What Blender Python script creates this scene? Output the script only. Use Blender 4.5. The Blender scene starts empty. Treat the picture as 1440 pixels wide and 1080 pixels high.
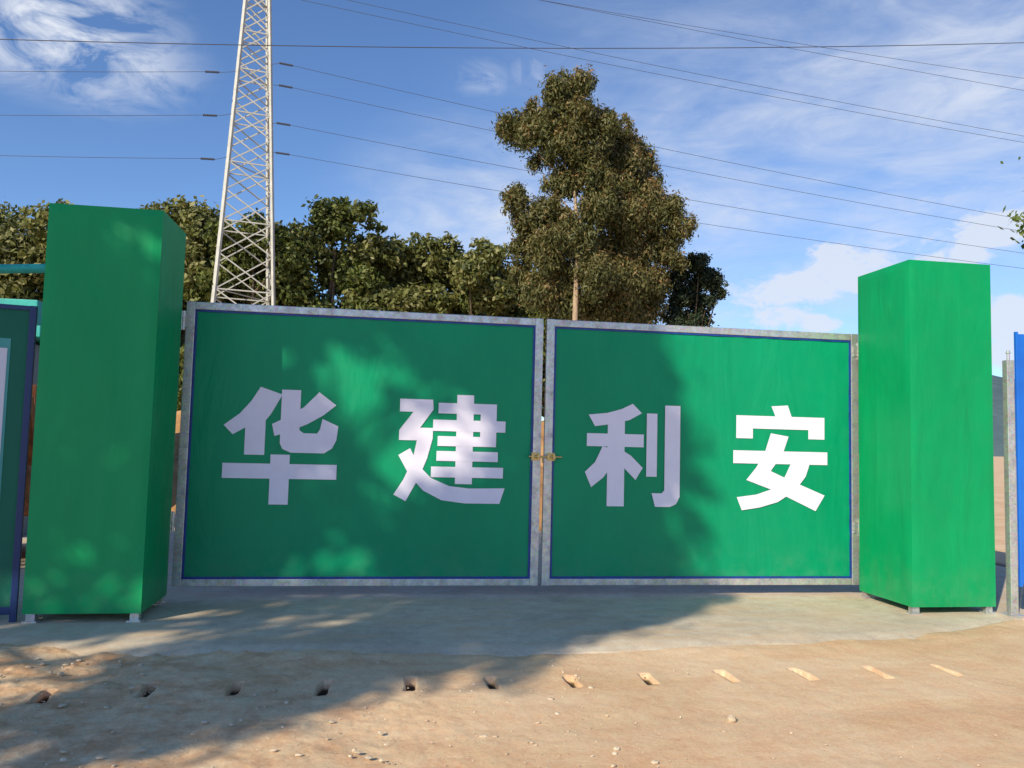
import bpy, bmesh, math, random
import numpy as np
from mathutils import Vector, Matrix, Euler
random.seed(7)
SC=bpy.context.scene; COL=SC.collection
SC.view_settings.view_transform='Standard'
try: SC.view_settings.look='None'
except Exception: pass
SC.view_settings.exposure=0

# ---------------------------------------------------------------- helpers
def link(o,parent=None):
    COL.objects.link(o)
    if parent is not None: o.parent=parent
    return o
def empty(name,loc=(0,0,0)):
    e=bpy.data.objects.new(name,None); e.empty_display_size=.2; e.location=loc
    return link(e)
def mesh_obj(name,verts,faces,mat=None,parent=None,smooth=False):
    me=bpy.data.meshes.new(name); me.from_pydata([tuple(v) for v in verts],[],faces); me.update()
    if mat: me.materials.append(mat)
    if smooth:
        me.polygons.foreach_set("use_smooth",[True]*len(me.polygons))
    return link(bpy.data.objects.new(name,me),parent)
def bm_obj(name,bm,mat=None,parent=None,smooth=False):
    me=bpy.data.meshes.new(name); bm.normal_update(); bm.to_mesh(me); bm.free()
    if mat:
        for m in (mat if isinstance(mat,(list,tuple)) else [mat]): me.materials.append(m)
    if smooth: me.polygons.foreach_set("use_smooth",[True]*len(me.polygons))
    return link(bpy.data.objects.new(name,me),parent)
def add_box(bm,x0,x1,y0,y1,z0,z1,bev=0.0,mi=0):
    r=bmesh.ops.create_cube(bm,size=1)
    vs=r['verts']
    for v in vs:
        v.co=Vector(((x0+x1)/2+v.co.x*(x1-x0),(y0+y1)/2+v.co.y*(y1-y0),(z0+z1)/2+v.co.z*(z1-z0)))
    fs=list({f for v in vs for f in v.link_faces})
    for f in fs: f.material_index=mi
    if bev>0:
        es=list({e for f in fs for e in f.edges})
        bmesh.ops.bevel(bm,geom=es,offset=bev,segments=2,affect='EDGES',profile=.6)
def box(name,x0,x1,y0,y1,z0,z1,mat,parent=None,bev=.003):
    bm=bmesh.new(); add_box(bm,x0,x1,y0,y1,z0,z1,bev); return bm_obj(name,bm,mat,parent)
def add_cyl(bm,p,q,r0,r1=None,seg=8,caps=True):
    p=Vector(p);q=Vector(q);d=q-p;L=d.length
    if L<1e-6:return
    M=Matrix.Translation((p+q)/2)@d.to_track_quat('Z','Y').to_matrix().to_4x4()
    bmesh.ops.create_cone(bm,cap_ends=caps,segments=seg,radius1=r0,radius2=r0 if r1 is None else r1,depth=L,matrix=M)

def hashn(ix,iy,seed):
    h=(ix.astype(np.int64)*374761393+iy.astype(np.int64)*668265263+seed*982451653)&0xffffffff
    h=((h^(h>>13))*1274126177)&0xffffffff
    h=h^(h>>16)
    return (h&0xffffff)/float(0xffffff)
def vnoise(x,y,seed=0):
    ix=np.floor(x);iy=np.floor(y);fx=x-ix;fy=y-iy
    fx=fx*fx*(3-2*fx);fy=fy*fy*(3-2*fy)
    a=hashn(ix,iy,seed);b=hashn(ix+1,iy,seed);c=hashn(ix,iy+1,seed);d=hashn(ix+1,iy+1,seed)
    return (a*(1-fx)+b*fx)*(1-fy)+(c*(1-fx)+d*fx)*fy-.5
def fbm(x,y,sc,oct=4,seed=0):
    o=0;a=1
    for i in range(oct):
        o=o+a*vnoise(x*sc,y*sc,seed+i*17);sc*=2.03;a*=.5
    return o

# ---------------------------------------------------------------- materials
class NT:
    def __init__(s,mat): s.t=mat.node_tree; s.n=s.t.nodes; s.l=s.t.links
    def new(s,typ,**k):
        n=s.n.new(typ)
        for a,b in k.items(): setattr(n,a,b)
        return n
    def link(s,a,b): s.l.new(a,b)
def newmat(name,color=(.5,.5,.5),rough=.6,metal=0,spec=.5):
    m=bpy.data.materials.new(name); m.use_nodes=True; nt=NT(m)
    b=nt.n["Principled BSDF"]
    b.inputs["Base Color"].default_value=(*color,1); b.inputs["Roughness"].default_value=rough
    b.inputs["Metallic"].default_value=metal; b.inputs["Specular IOR Level"].default_value=spec
    return m,nt,b
def noise(nt,scale,detail=5,rough=.6,vec=None,dist=0):
    n=nt.new("ShaderNodeTexNoise"); n.inputs["Scale"].default_value=scale;n.inputs["Detail"].default_value=detail
    n.inputs["Roughness"].default_value=rough;n.inputs["Distortion"].default_value=dist
    if vec is not None: nt.link(vec,n.inputs["Vector"])
    return n.outputs["Fac"]
def ramp(nt,fac,stops):
    r=nt.new("ShaderNodeValToRGB"); e=r.color_ramp.elements
    while len(e)>len(stops): e.remove(e[-1])
    while len(e)<len(stops): e.new(.5)
    for k,(p,c) in enumerate(stops):
        e[k].position=p; e[k].color=(*c,1) if len(c)==3 else c
    nt.link(fac,r.inputs[0]); return r.outputs[0]
def mixc(nt,fac,a,b,mode='MIX'):
    m=nt.new("ShaderNodeMix",data_type='RGBA',blend_type=mode)
    for idx,val in ((0,fac),(6,a),(7,b)):
        if isinstance(val,(int,float)): m.inputs[idx].default_value=val
        elif isinstance(val,tuple): m.inputs[idx].default_value=(*val,1)
        else: nt.link(val,m.inputs[idx])
    return m.outputs[2]
def math_(nt,op,a,b=None,c=None,clamp=False):
    m=nt.new("ShaderNodeMath",operation=op,use_clamp=clamp)
    for i,v in enumerate((a,b,c)):
        if v is None: continue
        if isinstance(v,(int,float)): m.inputs[i].default_value=v
        else: nt.link(v,m.inputs[i])
    return m.outputs[0]
def bump(nt,b,h,strength=.3,dist=.02,prev=None):
    n=nt.new("ShaderNodeBump"); n.inputs["Strength"].default_value=strength;n.inputs["Distance"].default_value=dist
    nt.link(h,n.inputs["Height"])
    if prev is not None: nt.link(prev,n.inputs["Normal"])
    nt.link(n.outputs[0],b.inputs["Normal"]); return n.outputs[0]
def objco(nt):
    return nt.new("ShaderNodeTexCoord").outputs["Object"]
def mapping(nt,vec,scale=(1,1,1),rot=(0,0,0)):
    m=nt.new("ShaderNodeMapping"); m.inputs["Scale"].default_value=scale; m.inputs["Rotation"].default_value=rot
    nt.link(vec,m.inputs["Vector"]); return m.outputs[0]

def vinyl(name,col,rough=.42,dustc=(.25,.30,.2)):
    m,nt,b=newmat(name,col,rough,spec=.25)
    co=objco(nt)
    f=noise(nt,1.1,4,.6,mapping(nt,co,(1,1,.5)))
    dust=noise(nt,5,7,.7,co)
    sx=nt.new("ShaderNodeSeparateXYZ"); nt.link(co,sx.inputs[0])
    dk=tuple(c*.90 for c in col); lt=tuple(min(1,c*1.07) for c in col)
    c=ramp(nt,f,[(.3,dk),(.7,lt)])
    low=nt.new("ShaderNodeMapRange");nt.link(sx.outputs[2],low.inputs[0]);low.inputs[1].default_value=.55;low.inputs[2].default_value=.08;low.inputs[3].default_value=.02;low.inputs[4].default_value=.22
    c2=mixc(nt,math_(nt,'MULTIPLY',ramp(nt,dust,[(.42,(0,0,0)),(.75,(1,1,1))]),low.outputs[0]),c,dustc)
    nt.link(c2,b.inputs["Base Color"])
    r=nt.new("ShaderNodeMapRange"); nt.link(dust,r.inputs[0]); r.inputs[3].default_value=rough-.06;r.inputs[4].default_value=rough+.16
    nt.link(r.outputs[0],b.inputs["Roughness"])
    w1=noise(nt,3.0,3,.5,mapping(nt,co,(1,1,.3)),.8)
    w2=noise(nt,18,3,.5,mapping(nt,co,(1,1,.5)))
    p=bump(nt,b,w1,.6,.03); bump(nt,b,w2,.12,.006,p)
    return m
M_GREEN=vinyl("green_vinyl",(.0,.285,.128))
M_GREEN2=vinyl("green_pillar_vinyl",(.0,.30,.100))
M_WHITE,_nt,_b=newmat("white_vinyl",(.78,.77,.80),.5,spec=.3)
_c=objco(_nt); _nt.link(ramp(_nt,noise(_nt,5,4,.6,_c),[(.3,(.78,.73,.86)),(.7,(.83,.79,.91))]),_b.inputs["Base Color"])
M_GALV,_nt,_b=newmat("galvanised_steel",(.5,.5,.5),.42,.7)
_c=objco(_nt); _n=noise(_nt,9,6,.7,_c); _n2=noise(_nt,2.5,6,.75,mapping(_nt,_c,(1,1,.4)))
_v=_nt.new("ShaderNodeTexVoronoi");_v.inputs["Scale"].default_value=60;_nt.link(_c,_v.inputs["Vector"])
_cc=ramp(_nt,_n,[(.3,(.40,.40,.39)),(.5,(.60,.60,.58)),(.72,(.76,.75,.72))])
_cc=mixc(_nt,ramp(_nt,_n2,[(.5,(0,0,0)),(.68,(.6,.6,.6))]),_cc,(.38,.32,.25))
_nt.link(mixc(_nt,.35,_cc,_v.outputs["Color"],'SOFT_LIGHT'),_b.inputs["Base Color"])
_nt.link(ramp(_nt,_n,[(.3,(.55,.55,.55)),(.7,(.32,.32,.32))]),_b.inputs["Roughness"]); bump(_nt,_b,_n,.1,.004)
M_BLUE,_nt,_b=newmat("blue_paint",(.012,.05,.3),.4)
_c=objco(_nt);_nt.link(ramp(_nt,noise(_nt,8,5,.7,_c),[(.3,(.008,.03,.16)),(.7,(.012,.06,.34))]),_b.inputs["Base Color"])
M_BLUE2,_nt,_b=newmat("blue_sheet_paint",(.01,.16,.68),.4)
_c=objco(_nt);_nt.link(ramp(_nt,noise(_nt,3,5,.6,_c),[(.3,(.01,.12,.55)),(.7,(.012,.17,.7))]),_b.inputs["Base Color"])
M_BRASS,_,_=newmat("brass_bolt",(.62,.45,.18),.4,.8)
M_TEAL,_nt,_b=newmat("teal_paint",(.01,.42,.36),.5)
_c=objco(_nt);_nt.link(ramp(_nt,noise(_nt,6,5,.6,_c),[(.3,(.01,.32,.28)),(.7,(.02,.45,.4))]),_b.inputs["Base Color"])
M_NAVY,_,_=newmat("navy_paint",(.008,.03,.13),.45)
M_GREY,_,_=newmat("grey_cladding",(.16,.2,.22),.6)
M_TOWER,_nt,_b=newmat("tower_galvanised",(.45,.45,.42),.6,.1)
_c=objco(_nt);_nt.link(ramp(_nt,noise(_nt,2,5,.7,_c),[(.3,(.38,.37,.34)),(.7,(.56,.55,.50))]),_b.inputs["Base Color"])
M_WIRE,_,_=newmat("wire",(.06,.06,.07),.6,.2)
M_RUST,_nt,_b=newmat("orange_machine_paint",(.45,.13,.02),.6)
_c=objco(_nt);_nt.link(ramp(_nt,noise(_nt,7,5,.6,_c),[(.3,(.2,.05,.02)),(.6,(.5,.15,.03))]),_b.inputs["Base Color"])

M_CONC,nt,b=newmat("concrete",(.3,.29,.24),.9,spec=.2)
co=objco(nt)
n1=noise(nt,.9,6,.65,co,.6); n2=noise(nt,6,8,.75,co); n3=noise(nt,60,6,.8,co); n4=noise(nt,2.2,5,.7,mapping(nt,co,(.5,2.2,1)))
c=ramp(nt,n1,[(.3,(.50,.415,.325)),(.5,(.61,.51,.405)),(.68,(.69,.575,.45))])
c=mixc(nt,.65,c,ramp(nt,n2,[(.3,(.34,.33,.31)),(.7,(.70,.67,.63))]),'OVERLAY')
c=mixc(nt,math_(nt,'MULTIPLY',ramp(nt,n4,[(.46,(0,0,0)),(.60,(1,1,1))]),.6),c,(.66,.47,.30))
c=mixc(nt,.35,c,ramp(nt,n3,[(.3,(.25,.25,.25)),(.7,(.75,.75,.75))]),'OVERLAY')
nt.link(c,b.inputs["Base Color"])
p=bump(nt,b,n2,.4,.014); bump(nt,b,n3,.35,.003,p)

M_DIRT,nt,b=newmat("sandy_ground",(.5,.38,.25),.95,spec=.15)
co=objco(nt)
n1=noise(nt,.55,6,.6,co,.5); n2=noise(nt,4,8,.75,co); n3=noise(nt,45,8,.8,co); n5=noise(nt,160,4,.8,co)
n6=noise(nt,1.1,6,.7,mapping(nt,co,(.35,1.6,1),(0,0,.12)),.4)
sx=nt.new("ShaderNodeSeparateXYZ"); nt.link(co,sx.inputs[0])
c=ramp(nt,n1,[(.3,(.70,.455,.26)),(.5,(.80,.55,.34)),(.7,(.85,.61,.40))])
c=mixc(nt,math_(nt,'MULTIPLY',ramp(nt,n6,[(.48,(0,0,0)),(.68,(1,1,1))]),.5),c,(.68,.38,.19))
left=nt.new("ShaderNodeMapRange"); nt.link(math_(nt,'ADD',sx.outputs[0],math_(nt,'MULTIPLY',n2,1.6)),left.inputs[0])
left.inputs[1].default_value=1.3;left.inputs[2].default_value=-.9;left.inputs[3].default_value=0;left.inputs[4].default_value=.8
c=mixc(nt,left.outputs[0],c,ramp(nt,n2,[(.35,(.56,.30,.14)),(.5,(.70,.46,.27)),(.68,(.78,.59,.40))]))
c=mixc(nt,.45,c,ramp(nt,n2,[(.3,(.34,.34,.34)),(.7,(.66,.66,.66))]),'OVERLAY')
c=mixc(nt,.42,c,ramp(nt,n3,[(.3,(.2,.2,.2)),(.5,(.5,.5,.5)),(.75,(.8,.8,.8))]),'OVERLAY')
v=nt.new("ShaderNodeTexVoronoi"); v.inputs["Scale"].default_value=48; nt.link(co,v.inputs["Vector"])
peb=ramp(nt,v.outputs["Distance"],[(.09,(1,1,1)),(.15,(0,0,0))])
peb=math_(nt,'MULTIPLY',peb,ramp(nt,n2,[(.5,(0,0,0)),(.6,(1,1,1))]))
c=mixc(nt,math_(nt,'MULTIPLY',peb,.4),c,(.80,.68,.5))
slot_shade=nt.new("ShaderNodeMapRange");nt.link(sx.outputs[2],slot_shade.inputs[0]);slot_shade.inputs[1].default_value=-.062;slot_shade.inputs[2].default_value=-.080;slot_shade.inputs[3].default_value=0;slot_shade.inputs[4].default_value=.93
c=mixc(nt,slot_shade.outputs[0],c,(.06,.04,.025))  # shade inside the ground slots, painted into the base colour by depth
nt.link(c,b.inputs["Base Color"])
p=bump(nt,b,n2,.35,.03); p=bump(nt,b,n3,.5,.009,p); bump(nt,b,n5,.4,.002,p)

M_CLAY,nt,b=newmat("orange_clay",(.45,.22,.08),.95,spec=.1)
co=objco(nt);n2=noise(nt,1.6,7,.7,co)
nt.link(ramp(nt,n2,[(.3,(.25,.12,.05)),(.55,(.48,.26,.11)),(.75,(.55,.38,.2))]),b.inputs["Base Color"]); bump(nt,b,n2,.7,.1)
M_ROCK,nt,b=newmat("rubble_stone",(.5,.42,.32),.9,spec=.2)
co=objco(nt);n2=noise(nt,9,5,.7,co)
nt.link(ramp(nt,n2,[(.3,(.46,.34,.22)),(.5,(.60,.48,.35)),(.7,(.74,.64,.50))]),b.inputs["Base Color"]); bump(nt,b,n2,.5,.01)
M_HILL,nt,b=newmat("distant_hill",(.08,.12,.15),1,spec=0)
co=objco(nt);n2=noise(nt,.02,6,.7,co)
nt.link(ramp(nt,n2,[(.35,(.07,.11,.13)),(.65,(.13,.18,.2))]),b.inputs["Base Color"])
def barkmat(name,a,c2):
    m,nt,b=newmat(name,a,.9,spec=.15); co=objco(nt)
    n=noise(nt,5,6,.7,mapping(nt,co,(3,3,.5)))
    nt.link(ramp(nt,n,[(.35,a),(.65,c2)]),b.inputs["Base Color"]); bump(nt,b,n,.6,.03); return m
M_BARKP=barkmat("pale_bark",(.26,.17,.11),(.52,.40,.28))
M_BARKD=barkmat("dark_bark",(.06,.045,.03),(.16,.12,.085))
def leafmat(name,stops,trans=.35):
    m,nt,b=newmat(name,stops[1][1],.5,spec=.3)
    at=nt.new("ShaderNodeAttribute",attribute_name="shade")
    c=ramp(nt,at.outputs["Fac"],stops)
    nt.link(c,b.inputs["Base Color"])
    tr=nt.new("ShaderNodeBsdfTranslucent"); nt.link(mixc(nt,1.0,c,(1,1,.55),'MULTIPLY'),tr.inputs[0])
    mx=nt.new("ShaderNodeMixShader"); mx.inputs[0].default_value=trans
    nt.link(b.outputs[0],mx.inputs[1]);nt.link(tr.outputs[0],mx.inputs[2])
    nt.link(mx.outputs[0],nt.n["Material Output"].inputs[0]); return m
L_ROW=leafmat("leaves_broad",[(0,(.045,.068,.018)),(.5,(.145,.175,.045)),(1,(.29,.29,.10))],.3)
L_ROW2=leafmat("leaves_pale",[(0,(.055,.075,.02)),(.5,(.19,.20,.06)),(1,(.42,.38,.18))],.3)
L_EUC=leafmat("leaves_eucalyptus",[(0,(.045,.058,.022)),(.5,(.145,.148,.052)),(.8,(.25,.205,.09)),(1,(.38,.22,.10))],.3)
L_DARK=leafmat("leaves_dark",[(0,(.014,.024,.014)),(.6,(.032,.05,.022)),(1,(.08,.09,.045))],.15)
L_NEAR=leafmat("leaves_near",[(0,(.05,.09,.012)),(.5,(.12,.18,.03)),(1,(.25,.3,.08))],.4)

# ---------------------------------------------------------------- camera
CAM_H=1.5402
yaw=math.radians(8.9484);pit=math.radians(4.0872);rol=math.radians(1.44)
Fv=Vector((math.sin(yaw)*math.cos(pit),math.cos(yaw)*math.cos(pit),math.sin(pit)))
R0=Vector((math.cos(yaw),-math.sin(yaw),0));U0=R0.cross(Fv)
Rv=R0*math.cos(rol)+U0*math.sin(rol);Uv=U0*math.cos(rol)-R0*math.sin(rol)
cd=bpy.data.cameras.new("camera");cam=link(bpy.data.objects.new("camera",cd))
cd.sensor_width=36;cd.lens=1141.2/1440*36;cd.clip_start=.05;cd.clip_end=5000
m=Matrix((Rv,Uv,-Fv)).transposed().to_4x4();m.translation=Vector((0,0,CAM_H));cam.matrix_world=m
SC.camera=cam

# ---------------------------------------------------------------- light
AZ=math.radians(42);EL=math.radians(30)
sd=bpy.data.lights.new("sun","SUN");so=link(bpy.data.objects.new("sun",sd))
sd.energy=5.0;sd.angle=math.radians(.53);sd.color=(1,.90,.68)
ldir=Vector((math.sin(AZ)*math.cos(EL),math.cos(AZ)*math.cos(EL),-math.sin(EL)))
so.rotation_euler=ldir.to_track_quat('-Z','Y').to_euler();so.location=(-20,-20,25)

W=bpy.data.worlds.new("World");SC.world=W;W.use_nodes=True
try: W.cycles.sampling_method='MANUAL';W.cycles.sample_map_resolution=256
except Exception: pass
nt=NT(W);nt.n.clear()
out=nt.new("ShaderNodeOutputWorld")
sky=nt.new("ShaderNodeTexSky",sky_type='NISHITA');sky.sun_disc=False;sky.sun_elevation=EL;sky.sun_rotation=math.radians(222)
sky.air_density=1.0;sky.dust_density=.6;sky.ozone_density=3.0;sky.altitude=900
gen=nt.new("ShaderNodeTexCoord").outputs["Generated"]
skc=mixc(nt,1.0,sky.outputs[0],(.80,.94,1.12),'MULTIPLY')
bg=nt.new("ShaderNodeBackground");bg.inputs[1].default_value=.148;nt.link(skc,bg.inputs[0])
def blob(c,r,amp,stretch=None):
    sub=nt.new("ShaderNodeVectorMath",operation='SUBTRACT');nt.link(gen,sub.inputs[0]);sub.inputs[1].default_value=Vector(c).normalized()
    v=sub.outputs[0]
    mp=nt.new("ShaderNodeMapping"); mp.inputs["Rotation"].default_value=(0,stretch[1],0) if stretch else (0,0,0)
    mp.inputs["Scale"].default_value=(stretch[0],stretch[0],1) if stretch else (1,1,1)
    nt.link(v,mp.inputs["Vector"])
    ln=nt.new("ShaderNodeVectorMath",operation='LENGTH');nt.link(mp.outputs[0],ln.inputs[0])
    mr=nt.new("ShaderNodeMapRange",interpolation_type='SMOOTHSTEP');nt.link(ln.outputs["Value"],mr.inputs[0])
    mr.inputs[1].default_value=r;mr.inputs[2].default_value=0;mr.inputs[3].default_value=0;mr.inputs[4].default_value=amp
    return mr.outputs[0]
def total(lst):
    s=lst[0]
    for x in lst[1:]: s=math_(nt,'MAXIMUM',s,x)
    return s
veil=total([blob((.50,.79,.34),.32,1.0,(.6,.25)),blob((.355,.852,.32),.25,.95,(.7,.3)),blob((.587,.748,.33),.32,1.1),blob((.12,.952,.28),.14,1.25,(.6,.5)),
  blob((.06,.961,.262),.10,1.15,(.6,.5)),blob((.35,.9,.22),.3,.6)])
tuft=total([blob((-.31,.868,.387),.07,1.2,(.5,-.45)),blob((-.345,.85,.405),.085,1.45,(.5,-.6)),blob((-.36,.83,.43),.08,1.3,(.6,-.5)),
  blob((.152,.892,.424),.026,.8,(.8,0)),blob((.10,.903,.417),.03,.5,(.6,0)),blob((.56,.80,.225),.06,.8,(.5,0)),blob((.57,.77,.27),.07,.6,(.5,0))])
cum=total([blob((.473,.861,.187),.045,1.05,(.45,.12)),blob((.51,.835,.203),.05,1.1,(.45,.12)),blob((.53,.82,.195),.045,1.0,(.5,.12)),blob((.44,.88,.18),.045,.9,(.4,.12)),
  blob((.624,.745,.234),.038,1.35,(.5,0)),blob((.645,.752,.14),.05,1.4),blob((.66,.74,.11),.06,1.3,(.7,0)),blob((.495,.839,.227),.022,1.0,(.45,.1)),blob((.49,.86,.145),.028,1.0,(.6,0)),
  blob((.585,.785,.2),.032,1.0,(.45,0)),blob((.60,.78,.155),.04,.95,(.4,0)),blob((.605,.76,.21),.024,1.05,(.5,0)),blob((.45,.875,.155),.04,.85,(.35,0)),blob((.56,.81,.17),.035,.9,(.4,0))])
nz1=noise(nt,3.6,8,.6,mapping(nt,gen,(1,1,2.6),(0,.35,0)),.7)
nz2=noise(nt,30,10,.66,mapping(nt,gen,(1,1,1.9)),.5)
nz3=noise(nt,13,9,.62,mapping(nt,gen,(1,1,2.4),(0,-.5,0)),.9)
nz4=noise(nt,9,9,.64,mapping(nt,gen,(1,1,3.6),(0,.45,0)),1.0)
vd=math_(nt,'MULTIPLY',veil,ramp(nt,nz1,[(.30,(.18,.18,.18)),(.64,(1,1,1))]))
vd=math_(nt,'MULTIPLY',vd,ramp(nt,nz4,[(.32,(.45,.45,.45)),(.62,(1,1,1))]))
td=math_(nt,'MULTIPLY',tuft,ramp(nt,nz3,[(.38,(0,0,0)),(.62,(1,1,1))]))
cdn=math_(nt,'SUBTRACT',math_(nt,'ADD',math_(nt,'MULTIPLY',cum,.72),nz2),.80)
cdn=math_(nt,'MULTIPLY',cdn,3.8,clamp=True)
cdn=math_(nt,'MULTIPLY',cdn,ramp(nt,cum,[(0,(0,0,0)),(.4,(1,1,1))]))
den=math_(nt,'MAXIMUM',math_(nt,'MAXIMUM',math_(nt,'MULTIPLY',vd,.80),math_(nt,'MULTIPLY',td,.85)),math_(nt,'MULTIPLY',cdn,.88),clamp=True)
bgc=nt.new("ShaderNodeBackground");bgc.inputs[0].default_value=(.82,.88,1,1);bgc.inputs[1].default_value=.92
mx=nt.new("ShaderNodeMixShader");nt.link(den,mx.inputs[0]);nt.link(bg.outputs[0],mx.inputs[1]);nt.link(bgc.outputs[0],mx.inputs[2]);nt.link(mx.outputs[0],out.inputs[0])

# ---------------------------------------------------------------- ground
def graded(a,b,step,far):
    mid=list(np.arange(a,b+1e-6,step));l=[];x=a;s=step
    while x>-far: s*=1.28;x-=s;l.append(x)
    r=[];x=b;s=step
    while x<far: s*=1.28;x+=s;r.append(x)
    return np.array(l[::-1]+mid+r)
xs=graded(-3.4,6.4,.011,2500);ys=graded(3.2,6.8,.018,2500)
X,Y=np.meshgrid(xs,ys)
EDX=[-6,-2.67,-2.11,-.64,.99,2.58,4.16,5.0,5.5,6.1,6.6,8,60];EDY=[6.6,6.46,6.23,6.09,5.99,6.11,6.21,6.4,6.62,6.95,7.4,8.6,9.5]
def edge(x): return np.interp(x,EDX,EDY)
near=np.exp(-((np.maximum(0,np.abs(X-1.5)-5))/4)**2)*np.exp(-((np.maximum(0,np.abs(Y-5)-3))/4)**2)
lf=np.clip((1.2-X)/3,0,1)
Z=-.03+fbm(X,Y,.5,3,3)*.02+near*(.35+.65*lf)*(fbm(X,Y,2.4,4,5)*.012+fbm(X,Y,14,4,9)*.007)
Z+=near*lf*(fbm(X,Y,1.6,5,21)*.03+np.maximum(0,fbm(X,Y,9,3,33))*.022)
dd=edge(X)-Y
Z+=near*.018*np.exp(-(dd/.22)**2)*(.6+fbm(X,Y,2.5,3,44))
Z=np.maximum(Z,-.056)
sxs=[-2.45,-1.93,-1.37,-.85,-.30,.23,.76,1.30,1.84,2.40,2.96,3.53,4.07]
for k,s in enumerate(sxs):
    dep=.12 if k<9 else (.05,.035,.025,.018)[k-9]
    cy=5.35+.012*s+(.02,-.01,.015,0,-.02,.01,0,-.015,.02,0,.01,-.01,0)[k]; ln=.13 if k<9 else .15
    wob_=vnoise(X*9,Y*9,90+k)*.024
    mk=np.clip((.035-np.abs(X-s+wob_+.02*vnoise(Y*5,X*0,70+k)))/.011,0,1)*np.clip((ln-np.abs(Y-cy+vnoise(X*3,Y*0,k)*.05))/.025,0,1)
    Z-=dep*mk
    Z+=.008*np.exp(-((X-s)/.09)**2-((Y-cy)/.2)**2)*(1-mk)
for yy,sl in ((4.45,.06),(3.85,.02)):
    t=Y-(yy+sl*X+.05*np.sin(X*.8))
    Z-=near*.004*np.exp(-(t/.12)**2)*(1+.6*fbm(X,Y,6,2,5))
pad_zone=(dd<-.15)&(X>-8)&(X<9)&(Y<15)
Z=np.where(pad_zone,-.08,np.minimum(Z,np.where(dd<0,-.004,1)))
far=np.hypot(X,Y)>40
Z=np.where(far,-.05,Z)
def grid_faces(shape):
    i=np.arange(shape[0]*shape[1]).reshape(shape)
    return np.stack([i[:-1,:-1].ravel(),i[:-1,1:].ravel(),i[1:,1:].ravel(),i[1:,:-1].ravel()],1)
def np_mesh(name,V,Fq,mat,parent=None,smooth=True,attr=None):
    me=bpy.data.meshes.new(name);k=Fq.shape[1]
    me.vertices.add(len(V));me.vertices.foreach_set("co",V.astype(np.float32).ravel())
    me.loops.add(Fq.size);me.loops.foreach_set("vertex_index",Fq.astype(np.int32).ravel())
    me.polygons.add(len(Fq));me.polygons.foreach_set("loop_start",np.arange(0,Fq.size,k,dtype=np.int32))
    try: me.polygons.foreach_set("loop_total",np.full(len(Fq),k,dtype=np.int32))
    except Exception: pass
    me.update(calc_edges=True)
    if smooth: me.polygons.foreach_set("use_smooth",np.ones(len(Fq),dtype=bool))
    if attr is not None:
        a=me.attributes.new("shade",'FLOAT','POINT');a.data.foreach_set("value",attr.astype(np.float32))
    me.materials.append(mat);me.validate()
    return link(bpy.data.objects.new(name,me),parent)
def grid_obj(name,A,B,C,mat,parent=None):
    return np_mesh(name,np.stack([A.ravel(),B.ravel(),C.ravel()],1),grid_faces(A.shape),mat,parent)
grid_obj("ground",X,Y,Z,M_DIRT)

px=np.arange(-7.5,8.51,.03)
tt=np.concatenate([np.linspace(0,.4,12),np.linspace(.45,2.4,60),np.linspace(2.6,8.5,30)])
PX,TT=np.meshgrid(px,tt)
fe=edge(PX)+fbm(PX,PX*0,1.3,4,61)*.10+fbm(PX,PX*0,9,3,62)*.03
PY=fe+TT
PZ=0.004+fbm(PX,PY,.6,3,71)*.012+fbm(PX,PY,5,3,73)*.004-.045*np.clip(1-TT/.28,0,1)**1.6
PZ[0,:]=-.09
grid_obj("concrete_pavement",PX,PY,PZ,M_CONC)

bm=bmesh.new()
def stone(x,y,r,z=-.03):
    g=bmesh.ops.create_icosphere(bm,subdivisions=1 if r<.018 else 2,radius=r)
    s=Vector((random.uniform(.7,1.5),random.uniform(.7,1.3),random.uniform(.35,.75)));q=Euler((random.random()*6,random.random()*6,random.random()*6)).to_matrix()
    for v in g['verts']:
        d=v.co.copy();k=1+random.uniform(-.25,.25);d=q@d*k
        v.co=Vector((d.x*s.x+x,d.y*s.y+y,d.z*s.z+z+r*.2))
for _ in range(1100):
    u=random.random()
    stone(-3.2+4.6*u**1.6,random.uniform(3.4,6.15),.004+.014*random.random()**4)
for _ in range(300): stone(random.uniform(-1,6),random.uniform(3.4,6.2),.003+.007*random.random()**3)
for x,y,r in [(2.05,4.55,.028),(-1.75,5.1,.022),(-2.35,5.6,.03),(-2.0,5.75,.02),(-.9,4.75,.018),(-.75,4.7,.012),(-1.55,5.9,.02),(-2.5,5.9,.034),(-2.2,6.0,.02)]: stone(x,y,r)
bm_obj("rubble",bm,M_ROCK)

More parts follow.
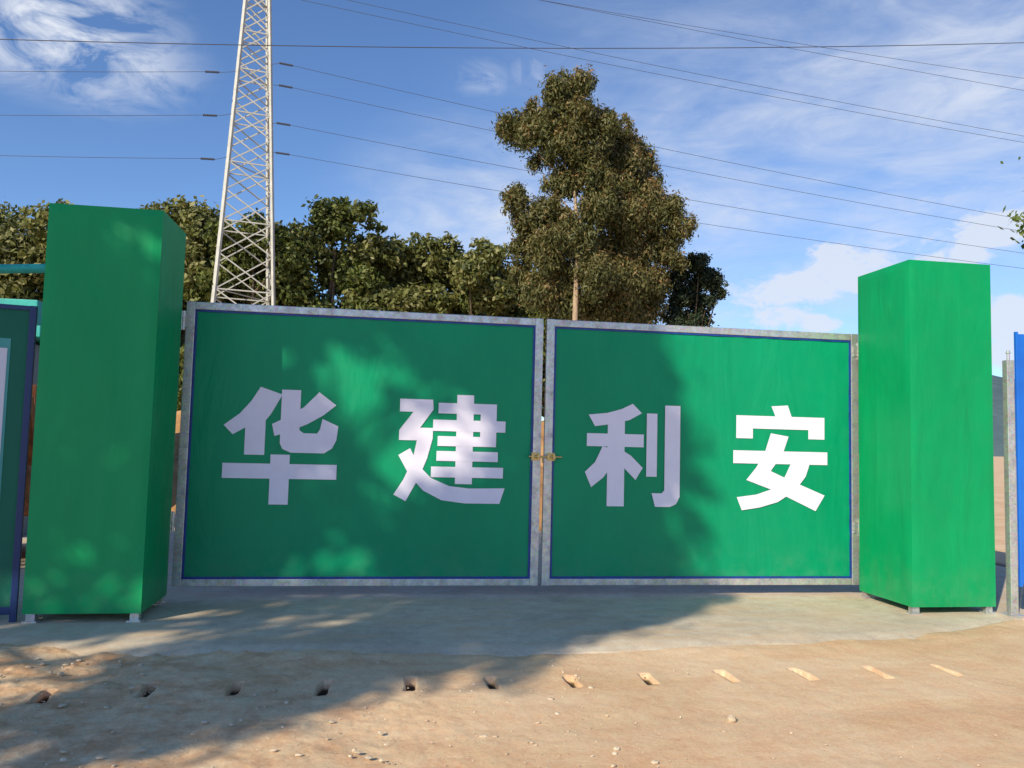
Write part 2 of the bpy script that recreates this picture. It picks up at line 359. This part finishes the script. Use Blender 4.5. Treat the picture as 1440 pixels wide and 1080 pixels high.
# ---------------------------------------------------------------- gate
GY=8.128
GL={
'hua':((313,474,546,710),[
 [(362,545),(393,555),(378,583),(371,592),(371,641),(343,641),(343,603),(326,613),(313,600),(335,583),(350,565)],
 [(392,548),(419,548),(419,605),(425,609),(444,609),(448,603),(451,588),(474,598),(472,618),(466,630),(455,637),(408,637),(396,632),(392,624)],
 [(445,550),(470,568),(452,583),(430,596),(400,609),(384,614),(380,597),(402,586),(424,572)],
 [(314,653),(474,653),(474,674),(314,674)],
 [(380,640),(407,640),(407,710),(380,710)]]),
'jian':((555,711,555,710),[
 [(560,563),(606,563),(607,577),(589,603),(607,603),(607,618),(600,646),(590,672),(572,706),(555,697),(568,676),(580,648),(585,621),(560,621),(560,607),(579,581),(560,581)],
 [(560,642),(576,632),(588,655),(606,673),(632,684),(660,687),(711,686),(704,708),(655,708),(622,704),(596,691),(576,670)],
 [(640,555),(664,555),(664,681),(640,681)],
 [(614,567),(697,567),(697,628),(674,628),(674,582),(614,582)],
 [(607,591),(710,591),(710,607),(607,607)],
 [(614,614),(697,614),(697,628),(614,628)],
 [(613,635),(700,635),(700,649),(613,649)],
 [(606,657),(708,657),(708,672),(606,672)]]),
'li':((822,956,568,712),[
 [(888,568),(901,581),(884,591),(862,597),(835,601),(826,585),(852,582),(872,576)],
 [(824,611),(904,611),(904,629),(824,629)],
 [(853,592),(877,592),(877,712),(853,712)],
 [(846,629),(866,633),(862,652),(848,672),(831,686),(822,665),(836,651)],
 [(874,634),(886,641),(903,658),(893,675),(882,664),(870,652)],
 [(908,581),(923,581),(923,670),(908,670)],
 [(934,569),(956,569),(956,698),(951,708),(942,712),(921,712),(916,693),(930,693),(934,689)]]),
'an':((1030,1162,570,718),[
 [(1083,572),(1106,570),(1112,588),(1090,590)],
 [(1034,586),(1158,586),(1158,617),(1135,617),(1135,604),(1057,604),(1057,618),(1034,618)],
 [(1030,635),(1162,635),(1162,653),(1030,653)],
 [(1082,610),(1107,614),(1099,638),(1082,663),(1106,674),(1132,685),(1158,696),(1145,718),(1116,704),(1086,690),(1048,676),(1062,658),(1074,636)],
 [(1112,648),(1138,648),(1131,670),(1116,690),(1092,706),(1066,714),(1042,718),(1035,700),(1062,696),(1084,688),(1100,674)]])}
def glyph(name,key,x0,x1,z0,z1,y,parent):
    (a,b_,c,d),polys=GL[key];bm=bmesh.new()
    for k,pl in enumerate(polys):
        yy=y-.0012-.0007*k
        vs=[bm.verts.new((x0+(u-a)/(b_-a)*(x1-x0),yy,z1-(v-c)/(d-c)*(z1-z0))) for u,v in pl]
        f=bm.faces.new(vs)
    bm.normal_update()
    for f in bm.faces:
        if f.normal.y>0: f.normal_flip()
    bmesh.ops.triangulate(bm,faces=bm.faces[:])
    return bm_obj(name,bm,M_WHITE,parent)
def sheet(name,x0,x1,z0,z1,y,mat,parent,amp=.004,seed=0):
    ux=np.linspace(x0,x1,110);uz=np.linspace(z0,z1,90);A,B=np.meshgrid(ux,uz)
    e=np.minimum(np.minimum(A-x0,x1-A),np.minimum(B-z0,z1-B));e=np.clip(e/.14,0,1)
    D=y+fbm(A,B*.6,1.6,3,seed)*amp*(.3+.7*e)+(1-e)*fbm(A,B,8,2,seed+5)*amp*1.8
    return grid_obj(name,A,D,B,mat,parent)
def gate(x0,x1,glyphs,hinge_x,seed):
    g=empty("metal_gate")
    z0,z1=.11,2.81;t=.082;y0,y1=GY-.03,GY+.03
    bm=bmesh.new()
    add_box(bm,x0,x0+t,y0,y1,z0,z1,.006);add_box(bm,x1-t,x1,y0,y1,z0,z1,.006)
    add_box(bm,x0+t,x1-t,y0+.002,y1-.002,z1-t*.9,z1-.002,.006);add_box(bm,x0+t,x1-t,y0+.002,y1-.002,z0+.002,z0+t*.85,.006)
    bm_obj("steel_frame",bm,M_GALV,g)
    bm=bmesh.new();b0=x0+t;b1=x1-t;c0=z0+t*.85;c1=z1-t*.9;w=.022
    add_box(bm,b0,b0+w,y0+.008,y1-.008,c0,c1,.003);add_box(bm,b1-w,b1,y0+.008,y1-.008,c0,c1,.003)
    add_box(bm,b0+w,b1-w,y0+.010,y1-.010,c1-w,c1,.003);add_box(bm,b0+w,b1-w,y0+.010,y1-.010,c0,c0+w,.003)
    bm_obj("blue_inner_frame",bm,M_BLUE,g)
    ys_=GY-.012
    sheet("green_sheet",b0+w-.002,b1-w+.002,c0+w-.002,c1-w+.002,ys_,M_GREEN,g,.005,seed)
    box("back_sheet",b0+w,b1-w,GY+.002,GY+.006,c0+w,c1-w,M_BLUE,g,0)
    for nm,key,a,b_,c,d in glyphs: glyph(nm,key,a,b_,c,d,ys_-.006,g)
    for hz in (2.62,.72):
        bm=bmesh.new();s=-1 if hinge_x<1 else 1
        add_cyl(bm,(hinge_x,GY-.045,hz-.09),(hinge_x,GY-.045,hz+.09),.018,seg=12)
        add_box(bm,min(hinge_x,hinge_x-s*.07),max(hinge_x,hinge_x-s*.07),GY-.042,GY-.033,hz-.06,hz+.06,.001)
        bm_obj("hinge",bm,M_GALV,g)
    return g
gl=gate(-1.898,1.588,[("lettering_hua",'hua',-1.505,-.43,.885,2.005),("lettering_jian",'jian',.125,1.228,.905,1.998)],-1.915,3)
gr=gate(1.625,5.085,[("lettering_li",'li',2.052,3.066,.91,1.967),("lettering_an",'an',3.655,4.724,.886,2.004)],5.09,9)
bm=bmesh.new()
add_cyl(bm,(1.46,GY-.058,1.40),(1.80,GY-.058,1.40),.010,seg=10)
for x in (1.50,1.56,1.66,1.72): add_box(bm,x-.012,x+.012,GY-.072,GY-.03,1.375,1.425,.002)
add_box(bm,1.49,1.57,GY-.036,GY-.030,1.36,1.44,.001);add_box(bm,1.65,1.73,GY-.036,GY-.030,1.36,1.44,.001)
add_cyl(bm,(1.60,GY-.058,1.40),(1.60,GY-.075,1.34),.007,seg=8)
bm_obj("gate_latch",bm,M_BRASS)

# ---------------------------------------------------------------- pillars
def pillar(x0,x1,y0,y1,seed):
    p=empty("gate_pillar",((x0+x1)/2,(y0+y1)/2,0));z0,z1=.0725,3.416
    hx=(x1-x0)/2;hy=(y1-y0)/2
    VV=[];FF=[];base=0
    U,Vv=np.meshgrid(np.linspace(-1,1,40),np.linspace(z0,z1,120))
    def put(A,B,C,flip=False):
        nonlocal base
        V=np.stack([A.ravel(),B.ravel(),C.ravel()],1);F=grid_faces(A.shape)+base
        if flip: F=F[:,::-1]
        VV.append(V);FF.append(F);base+=len(V)
    e=np.clip((1-np.abs(U))/.12,0,1)*np.clip(np.minimum(Vv-z0,z1-Vv)/.06,0,1)
    for k,(nx_,ny_) in enumerate(((0,-1),(1,0),(0,1),(-1,0))):
        seam=.003*np.exp(-((U-.25)/.03)**2)
        bul=(fbm(U*.45+k*7,Vv*.5,2.0,3,seed+k)*.018+.004+seam+fbm(U*.45+k*3,Vv*.35,7,2,seed+k+40)*.004)*e
        if nx_==0: put(U*hx,ny_*(hy+bul)+0*U,Vv,ny_>0)
        else: put(nx_*(hx+bul),U*hy,Vv,nx_<0)
    P,Q=np.meshgrid(np.linspace(-hx,hx,12),np.linspace(-hy,hy,12));put(P,Q,P*0+z1);put(P,Q,P*0+z0,True)
    np_mesh("green_cladding",np.concatenate(VV),np.concatenate(FF),M_GREEN2,p)
    bm=bmesh.new()
    for a in (-1,1):
        for c in (-1,1):
            cx=a*(hx-.055);cy=c*(hy-.055)
            add_box(bm,cx-.035,cx+.035,cy-.035,cy+.035,-.02,z0-.001,.003)
            add_box(bm,cx-.055,cx+.055,cy-.055,cy+.055,-.01,.014,.002)
    bm_obj("steel_feet",bm,M_GALV,p)
    return p
pillar(-2.7902,-1.8929,7.115,7.916,5);pillar(5.0163,5.9028,7.124,7.989,15)

# ---------------------------------------------------------------- fences
f=empty("site_hoarding",(-2.86,7.20,0));f.rotation_euler=(0,0,math.radians(14))
bm=bmesh.new()
add_box(bm,-.05,0,-.03,.03,-.02,2.56,.004)
add_box(bm,-3.3,-3.25,-.03,.03,-.02,2.56,.004)
add_box(bm,-3.25,-.05,-.028,.028,2.52,2.558,.004);add_box(bm,-3.25,-.05,-.028,.028,.06,.12,.004)
bm_obj("navy_frame",bm,M_NAVY,f)
M_DG=vinyl("dark_green_print",(.004,.13,.085));M_LAV,_,_=newmat("printed_pale",(.6,.62,.72),.5)
M_TQ,_,_=newmat("printed_turquoise",(.05,.3,.3),.5)
box("print_sheet",-3.25,-.05,-.012,-.006,.12,2.52,M_DG,f,0)
box("turquoise_border",-3.1,-.17,-.0165,-.0125,.3,2.28,M_TQ,f,0)
box("pale_notice",-3.08,-.19,-.021,-.017,.95,2.20,M_LAV,f,0)
f=empty("blue_fence",(6.03,7.06,0));f.rotation_euler=(0,0,math.radians(-4))
bm=bmesh.new()
add_box(bm,-.04,.035,-.035,.035,-.02,2.46,.005);add_cyl(bm,(0,0,2.46),(0,0,2.53),.014,seg=10);add_cyl(bm,(0,0,2.53),(0,0,2.56),.024,.012,seg=10)
add_box(bm,-.08,.08,-.07,.07,-.02,.015,.002)
add_box(bm,3.2,3.27,-.035,.035,-.02,2.46,.005)
bm_obj("steel_post",bm,M_GALV,f)
rv=[];rf=[];pts=[];x=.075
while x<3.2:
    for dxx,yy in ((0,0),(.10,0),(.12,-.022),(.17,-.022),(.19,0)): pts.append((x+dxx,yy))
    x+=.2
for (x,y) in pts: rv+= [(x,y-.03,.30),(x,y-.03,2.72)]
for j in range(len(pts)-1): rf.append((2*j,2*j+2,2*j+3,2*j+1))
mesh_obj("corrugated_panel",rv,rf,M_BLUE2,f)
box("panel_edge",.05,.075,-.045,-.015,.28,2.74,M_BLUE2,f,.002)

# ---------------------------------------------------------------- items behind the gate
sh=empty("site_shed",(-6.4,13.2,0))
bm=bmesh.new();add_box(bm,-1.6,1.3,-.6,1.6,0,2.8,.01);bm_obj("walls",bm,M_GREY,sh)
bm=bmesh.new();add_box(bm,-1.8,1.55,-.85,1.8,2.86,3.02,.01);add_box(bm,-1.7,1.45,-.75,1.7,3.02,3.4,.01);bm_obj("teal_roof",bm,M_TEAL,sh)
bm=bmesh.new();add_box(bm,-.4,.4,-.64,-.61,.02,2.0,.005);add_box(bm,.6,1.1,-.64,-.61,1.1,2.0,.005);bm_obj("door_and_window",bm,M_NAVY,sh)
bm=bmesh.new();add_cyl(bm,(-6.5,10,3.22),(-2.9,10.2,3.52),.055,seg=14);add_cyl(bm,(-3.0,10.2,0),(-3.0,10.2,3.55),.05,seg=12);add_cyl(bm,(-6.4,10.0,0),(-6.4,10.0,3.25),.05,seg=12)
bm_obj("teal_pipe_frame",bm,M_TEAL)
ex=empty("excavator",(-4.3,10.9,0))
bm=bmesh.new()
for s in (-.55,.55): add_box(bm,s-.17,s+.17,-.95,.95,.02,.5,.15)
bm_obj("tracks",bm,M_WIRE,ex)
bm=bmesh.new();add_box(bm,-.6,.6,-.8,.85,.55,1.15,.08);add_box(bm,-.6,.1,-.2,.8,1.15,2.1,.06)
add_cyl(bm,(.3,-.7,1.0),(.35,-1.1,1.9),.1,.08);add_cyl(bm,(.35,-1.1,1.9),(.35,-1.35,1.1),.08,.06);add_box(bm,.1,.6,-1.5,-1.2,.75,1.15,.05)
bm_obj("body_and_arm",bm,M_RUST,ex)
mxs=np.linspace(-14,10,120);mys=np.linspace(14,23,50);A,B=np.meshgrid(mxs,mys)
prof=np.sin(np.clip((B-14)/9,0,1)*math.pi)**.7*np.clip((A+14)/3,0,1)*np.clip((10-A)/3,0,1)
Zm=-.1+prof*(1.6+fbm(A,B,.25,4,88)*1.3+fbm(A,B,1.5,4,89)*.35)
grid_obj("earth_mound",A,B,Zm,M_CLAY)
hx=np.linspace(-900,1900,240);rowsY=np.linspace(500,900,14);A,B=np.meshgrid(hx,rowsY)
pk=(12+62*np.exp(-((A-520)/260)**2)+35*np.exp(-((A+600)/300)**2)+fbm(A,A*0,.006,4,5)*22)
Zh=-2+np.sin(np.clip((B-500)/400,0,1)*math.pi/2)**.6*pk*1.35+fbm(A,B,.02,4,8)*5
grid_obj("hills",A,B,Zh,M_HILL)

# ---------------------------------------------------------------- pylon
TC=Vector((-7.4,43.2,0));TR=math.radians(13)
def tw(z): return max(.9,3.67-.102*z) if z<27 else .9
def corner(k,z):
    w=tw(z)/2;a=[(-1,-1),(1,-1),(1,1),(-1,1)][k%4]
    x,y=a[0]*w,a[1]*w
    return Vector((TC.x+x*math.cos(TR)-y*math.sin(TR),TC.y+x*math.sin(TR)+y*math.cos(TR),z))
def beam(bm,p,q,t):
    p=Vector(p);q=Vector(q);d=q-p
    M=Matrix.Translation((p+q)/2)@d.to_track_quat('Z','Y').to_matrix().to_4x4()
    bmesh.ops.create_cube(bm,size=1,matrix=M@Matrix.Diagonal((t,t,d.length,1)))
bm=bmesh.new();levels=[0];z=0
while z<34:
    z+=max(1.05,tw(z)*.66);levels.append(z)
for k in range(4):
    for a,b_ in zip(levels[:-1],levels[1:]):
        beam(bm,corner(k,a),corner(k,b_),.14)
        beam(bm,corner(k,a),corner(k+1,b_),.062);beam(bm,corner(k+1,a),corner(k,b_),.062)
    for j,a in enumerate(levels):
        if j%2==0: beam(bm,corner(k,a),corner(k+1,a),.062)
for j in range(0,len(levels),4):
    beam(bm,corner(0,levels[j]),corner(2,levels[j]),.05)
ztop=levels[-1]
for az_,ln in ((27.6,3.6),(30.5,4.4),(33,3.6)):
    for s in (-1,1):
        tip=Vector((TC.x+s*ln*math.cos(TR),TC.y+s*ln*math.sin(TR),az_))
        for k in range(4): beam(bm,corner(k,az_+(.9 if k in(0,3) else 0)),tip,.07)
add_cyl(bm,(TC.x,TC.y,ztop-.5),(TC.x,TC.y,ztop+2.2),.3,.03,seg=4)
py=empty("transmission_tower");bm_obj("lattice",bm,M_TOWER,py)

def wire(name,pts,r=.02):
    P=[Vector(p) for p in pts];out=[];n=40
    for k in range(n+1):
        t=k/n
        if len(P)==3:
            p=P[0]*((1-t)*(1-2*t))+P[1]*(4*t*(1-t))+P[2]*(t*(2*t-1))
        else:
            p=P[0].lerp(P[1],t);p.z-=WS*4*t*(1-t)
        out.append(p)
    cu=bpy.data.curves.new(name,'CURVE');cu.dimensions='3D';sp=cu.splines.new('POLY');sp.points.add(len(out)-1)
    for s,p in zip(sp.points,out): s.co=(*p,1)
    cu.bevel_depth=r;cu.bevel_resolution=1;cu.materials.append(M_WIRE)
    return link(bpy.data.objects.new(name,cu),PW)
PW=empty("power_lines")
wire("conductor",[(-33,30,14.0),(4.4,30,16.7),(42,30,21.4)],.015)
WS=.5
def ins(p,q):
    bm=bmesh.new();p=Vector(p);q=Vector(q)
    for k in range(8):
        c=p.lerp(q,(k+.5)/8);d=(q-p).normalized()*.03
        add_cyl(bm,c-d,c+d,.06,seg=8)
    beam(bm,p,q,.03);bm_obj("insulator_string",bm,M_WIRE,PW)
runs=[((-9.0,42.6,20.2),(-60,42.6,17.6)),((-9.0,42.6,17.9),(-60,42.6,15.6)),((-9.0,42.6,15.6),(-60,42.6,14.6)),
 ((-6.0,42.4,20.9),(62,42.4,13.6)),((-6.0,42.6,19.8),(62,42.6,13.2)),((-6.0,42.4,17.7),(62,42.4,12.2)),((-6.0,42.6,16.2),(62,42.6,11.7))]
for a,b_ in runs:
    a=Vector(a);b_=Vector(b_);d=(b_-a).normalized()
    st=corner(0 if d.x<0 else 1,a.z)
    WS=.02;wire("jumper",[st,a],.012)
    ins(a,a+d*.7);WS=.7;wire("conductor",[a+d*.7,b_],.011)
WS=.6
for a,b_ in [((-6.9,42.9,24.9),(62,42,18.6)),((-6.7,43.2,25.6),(62,42,18.9)),((-10.9,42.4,27.6),(70,42,21.6)),((-3.9,44.0,27.6),(70,42,23.3)),((-10.9,42.4,27.6),(-70,42,25))]:
    wire("conductor",[a,b_],.011)

# ---------------------------------------------------------------- foliage
def foliage(name,lobes,n,L,Wd,mat,parent,clumps=20,sig=.2,droop=0.0,seed=0,ymul=1.0,tone=0,vz=.75,face=.55):
    g=np.random.default_rng(seed);Lb=np.array([l[:4] for l in lobes],float)
    w=Lb[:,3]**2;w/=w.sum()
    nc=np.maximum(5,(w*clumps*len(Lb)).astype(int))
    C=[];S=[];T=[]
    for (x,y,z,r),k in zip(Lb,nc):
        d=g.normal(size=(k,3));d/=np.linalg.norm(d,axis=1)[:,None]
        rr=r*(.35+.65*g.random(k)**.45)*g.uniform(.85,1.12,k)
        C.append(np.array([x,y,z])+d*rr[:,None]*np.array([1,ymul,.95]));S.append(r*sig*g.uniform(.6,1.5,k));T.append(g.uniform(-.22,.22,k))
    C=np.concatenate(C);S=np.concatenate(S);T=np.concatenate(T)
    pw=S**2;pw/=pw.sum();idx=g.choice(len(C),n,p=pw)
    off=g.normal(size=(n,3))*np.array([1,1,vz])*S[idx][:,None]
    P=C[idx]+off
    nrm=off/S[idx][:,None]*face+g.normal(size=(n,3))*.75+np.array([0,0,.35]);nrm/=np.linalg.norm(nrm,axis=1)[:,None]
    a=g.normal(size=(n,3));a[:,2]-=droop*1.5;a-=nrm*(a*nrm).sum(1)[:,None];a/=np.linalg.norm(a,axis=1)[:,None]+1e-9
    b=np.cross(nrm,a)
    sc=g.uniform(.65,1.35,n)[:,None]
    a=a*L*.5*sc;b=b*Wd*.5*sc
    V=np.stack([P-a,P+b-a*.1,P+a,P-b-a*.1],1).reshape(-1,3)
    F=np.arange(4*n).reshape(n,4)
    sh=np.clip(.45+tone+T[idx]+g.normal(size=n)*.17+.08*off[:,2]/S[idx],0,1)
    return np_mesh(name,V,F,mat,parent,False,np.repeat(sh,4))
def limbs(name,paths,mat,parent):
    bm=bmesh.new()
    for pts,r0,r1 in paths:
        n=len(pts)-1
        for k in range(n):
            a=r0+(r1-r0)*k/n;b_=r0+(r1-r0)*(k+1)/n
            add_cyl(bm,pts[k],Vector(pts[k+1])+(Vector(pts[k+1])-Vector(pts[k])).normalized()*b_*.3,a,b_,seg=9,caps=False)
    return bm_obj(name,bm,mat,parent,True)
def wob(a,b_,k=4,amp=.15):
    a=Vector(a);b_=Vector(b_);o=[a]
    for j in range(1,k):
        o.append(a.lerp(b_,j/k)+Vector((random.uniform(-1,1),random.uniform(-1,1),random.uniform(-.4,.4)))*amp)
    o.append(b_);return o

KS=1.8
rowdef=[(-16,26,8.3,2.4,1),(-13.2,27,8.2,2.4,2),(-11.6,25.5,8.0,1.8,1),(-10.2,26,8.4,2.0,2),(-8.8,25.5,8.2,1.8,2),(-7.5,27,8.3,1.8,1),(-6.3,26.5,8.9,1.8,2),(-5.1,27.5,8.2,1.7,2),(-4.1,25.5,8.2,1.6,1),(-3.0,26.5,8.4,1.6,2),(-1.7,26,9.2,1.6,1),(-.5,27,8.3,1.5,2),(.3,28,8.1,1.5,1),(1.2,27,8.4,1.6,2),(2.2,28,8.1,1.5,1),(3.1,26.5,8.1,1.6,2),(4.1,28,7.8,1.5,1),(5.1,27.5,7.7,1.7,1),(7.4,28,6.9,1.8,1),(9.4,29,6.2,1.6,1)]
for k,(x,y,top,r,kind) in enumerate(rowdef):
    x*=KS;y*=KS;r*=KS;top=1.54+(top-1.54)*KS
    t=empty("broadleaf_tree",(x,y,0))
    lob=[(0,0,top-r*.5,r*.40)]
    for j in range(14):
        a=random.random()*6.28;rr=random.uniform(.25,1.0)*r;h=random.uniform(.25,.86)
        lob.append((math.cos(a)*rr,math.sin(a)*rr*.8,top*h,random.uniform(.28,.48)*r))
    for j in range(11):
        a=random.random()*6.28;rr=random.uniform(.1,.95)*r
        lob.append((math.cos(a)*rr,math.sin(a)*rr*.8,top-random.uniform(.1,1.2)*1.4-.32*rr,random.uniform(.12,.28)*r))
    foliage("crown",lob,30000,.34,.17,L_ROW if kind==1 else L_ROW2,t,34,.2,.1,100+k,tone=random.uniform(-.08,.10))
    br=[(wob((0,0,-.1),(0,0,top*.8),5,.2),.28,.08)]
    for j in range(1,7): br.append((wob((0,0,top*(.2+.08*j)),lob[j][:3],3,.15),.1,.03))
    limbs("trunk",br,M_BARKD,t)

def E(u,v,r,y=0): 
    h=624-v
    return ((u-800-h*.022)*.0333,y,1.54+h*.0325,r*.0328)
EL_=[(800,126,20),(780,138,20),(838,144,23),(818,120,17),(755,150,15),(728,172,21),(712,182,13),(745,196,18),(775,180,24),(812,172,24),(850,180,20),(790,212,22),(826,218,22),(762,225,15),
 (800,250,21),(835,262,23),(722,298,16),(742,312,20),(728,278,15),(755,335,22),(772,300,20),(790,325,21),(835,300,23),(768,362,24),(812,345,23),(842,345,22),(830,390,24),(790,395,24),(845,430,24),(765,415,24),(742,385,17),(800,430,24),(712,295,11),(795,108,13),(862,150,11),(775,262,13),(735,350,15)]
ER_=[(880,163,20),(905,170,21),(925,184,18),(938,210,17),(900,210,27),(872,205,21),(942,238,19),(915,252,25),(880,255,23),(955,281,19),(925,288,26),(888,300,26),(968,306,17),(942,325,24),(900,340,28),(866,345,23),(978,320,13),
 (955,352,19),(918,380,26),(885,390,26),(905,430,27),(868,430,25),(935,410,22),(860,300,19),(862,385,21),(895,153,12),(868,230,19),(930,262,20),(950,380,15)]
for nm,lst,ux,sd_ in (("a",EL_,800,1),("b",ER_,884,2)):
    t=empty("eucalyptus_tree",(8.3,36 if nm=="a" else 37,0))
    lob=[E(u,v,r,random.uniform(-1.2,1.2)) for (u,v,r) in lst]
    foliage("crown",lob,108000,.22,.07,L_EUC,t,26,.22,1.0,300+sd_,vz=1.3,tone=.02 if nm=="a" else .08)
    bx=(ux-800)*.0333
    tip=E(ux+10,170,5)
    trunk=[(bx-.15,0,-.2),(bx-.05,0,4),(bx,.05,8),(bx+.06,0,11),(bx-.05,0,13.5),(tip[0],0,16)]
    if nm=="a": trunk=[(p[0],p[1]-1.0 if p[2]<12 else p[1]-.3,p[2]) for p in trunk]
    br=[(trunk,.17,.04)]
    for q in lob:
        z0=max(4,q[2]-random.uniform(1.2,2.6))
        if abs(q[0]-bx)>.3: br.append((wob((bx,-.3 if nm=="a" else .3,z0),(q[0],q[1]+.3,q[2]),3,.12),.04,.012))
    limbs("trunk",br,M_BARKP,t)
t=empty("dark_tree",(15.2,38.5,0))
def Dk(u,v,r): return ((u-980)*.0355,random.uniform(-.6,.6),1.54+(629-v)*.0352,r*.035)
lob=[Dk(*q) for q in [(985,366,16),(1003,388,18),(965,374,16),(1014,408,11),(978,408,20),(998,425,14),(952,392,13),(945,418,11),(985,445,18),(950,445,15),(1000,455,10),(960,470,20),(990,480,20),(960,425,12)]]
foliage("crown",lob,30000,.20,.08,L_DARK,t,26,.2,.2,401)
limbs("trunk",[(wob((0,0,-.1),(0,0,7.6),5,.15),.2,.06)]+[(wob((0,0,4.5+random.random()),q[:3],3,.1),.06,.02) for q in lob[:9]],M_BARKD,t)

# roadside tree behind the viewer whose shade falls on the gate
sv=Vector((math.sin(AZ),math.cos(AZ),0));nv=Vector((math.cos(AZ),-math.sin(AZ),0))
S0=-8.0;base=sv*S0+nv*-7.2
t=empty("roadside_tree",base)
def SL(w,h,r,s=0): 
    p=nv*(w+7.2)+sv*s
    return (p.x,p.y,h,r)
dense=[SL(-4.1,9.3,.9,-.4),SL(-3.3,9.0,.6),SL(-4.0,10.9,.75,.3),SL(-4.4,8.1,.9,.5),SL(-4.3,7.0,.8,-.4),SL(-3.7,7.6,.6),SL(-3.1,8.4,.42),SL(-3.0,9.3,.38,.3),SL(-3.8,8.4,.8,.3),SL(-3.9,10.1,.75,.6),SL(-4.1,11.9,.75,-.5),SL(-3.4,9.8,.5,.8),SL(-4.6,6.3,.4),SL(-3.55,10.7,.5,.2),SL(-4.7,12.5,.7,.3),SL(-4.8,11.2,.7,.1),SL(-4.3,12.9,.4)]
opn=[SL(-6.6,9.3,.8),SL(-7.5,9.2,.9,.8),SL(-7.2,10.7,.8,-.4),SL(-5.6,10.9,.65,.4),SL(-5.5,12.0,.65,-.3),SL(-5.5,9.3,.45,-.7),SL(-6.5,11.6,.75,.5),SL(-7.8,12.0,.5,-.5),
 SL(-8.4,10.3,.9,.2),SL(-9.5,9.4,.9),SL(-9.6,10.8,.7),SL(-8.7,12.0,.6),SL(-5.6,7.6,.6,-.2),SL(-6.6,8.0,.7,.4),SL(-7.8,7.9,.8),SL(-9.0,7.8,.8),
 SL(-6.2,6.8,.4),SL(-10.2,8.4,.6),SL(-5.3,6.5,.3),SL(-6.4,12.7,.5),SL(-6.9,7.0,.4),SL(-8.3,8.9,.8,-.6),SL(-8.6,6.9,.5),SL(-4.95,8.6,.5),SL(-6.0,10.2,.45),SL(-6.3,8.7,.5),SL(-5.2,10.1,.35,.3)]
foliage("crown",dense,36000,.20,.10,L_ROW,t,22,.20,.2,501)
foliage("crown_open",opn,23000,.20,.10,L_ROW,t,12,.24,.2,502)
lob=dense+opn
limbs("trunk",[(wob((0,0,-.1),(0,0,8),5,.12),.24,.14)]+[(wob((0,0,4.2+random.random()*3.5),q[:3],3,.2),.06,.015) for q in lob],M_BARKD,t)

t=empty("young_tree",(10.9,9.8,0))
lob=[(0,0,5.6,1.1),(.6,.5,6.4,.9),(-.5,-.3,6.5,.8),(-.7,.2,5.0,.7),(.5,-.5,4.7,.8),(-1.5,-.5,5.5,.4)]
foliage("crown",lob,9000,.09,.045,L_NEAR,t,18,.25,.3,601)
tips=[(-3.0,-.8,4.42,.16),(-3.15,-.85,4.5,.10),(-2.85,-.8,4.5,.14),(-2.7,-.8,4.6,.13),(-2.85,-.8,5.0,.10),(-2.8,-.8,5.35,.12),(-2.75,-.8,5.65,.10),(-2.2,-.7,5.0,.25),(-2.3,-.7,5.6,.25)]
foliage("sprays",tips,620,.085,.045,L_NEAR,t,9,.4,.3,602)
limbs("trunk",[(wob((0,0,-.1),(0,0,6.2),5,.1),.12,.04),(wob((0,0,3.4),(-2.2,-.7,5.0),3,.1),.04,.012),(wob((-2.2,-.7,5.0),(-3.1,-.85,4.45),3,.04),.012,.004),(wob((-1.5,-.5,5.2),(-2.3,-.7,5.6),3,.05),.02,.008),(wob((-2.3,-.7,5.6),(-2.8,-.8,5.3),2,.04),.008,.003)],M_BARKD,t)
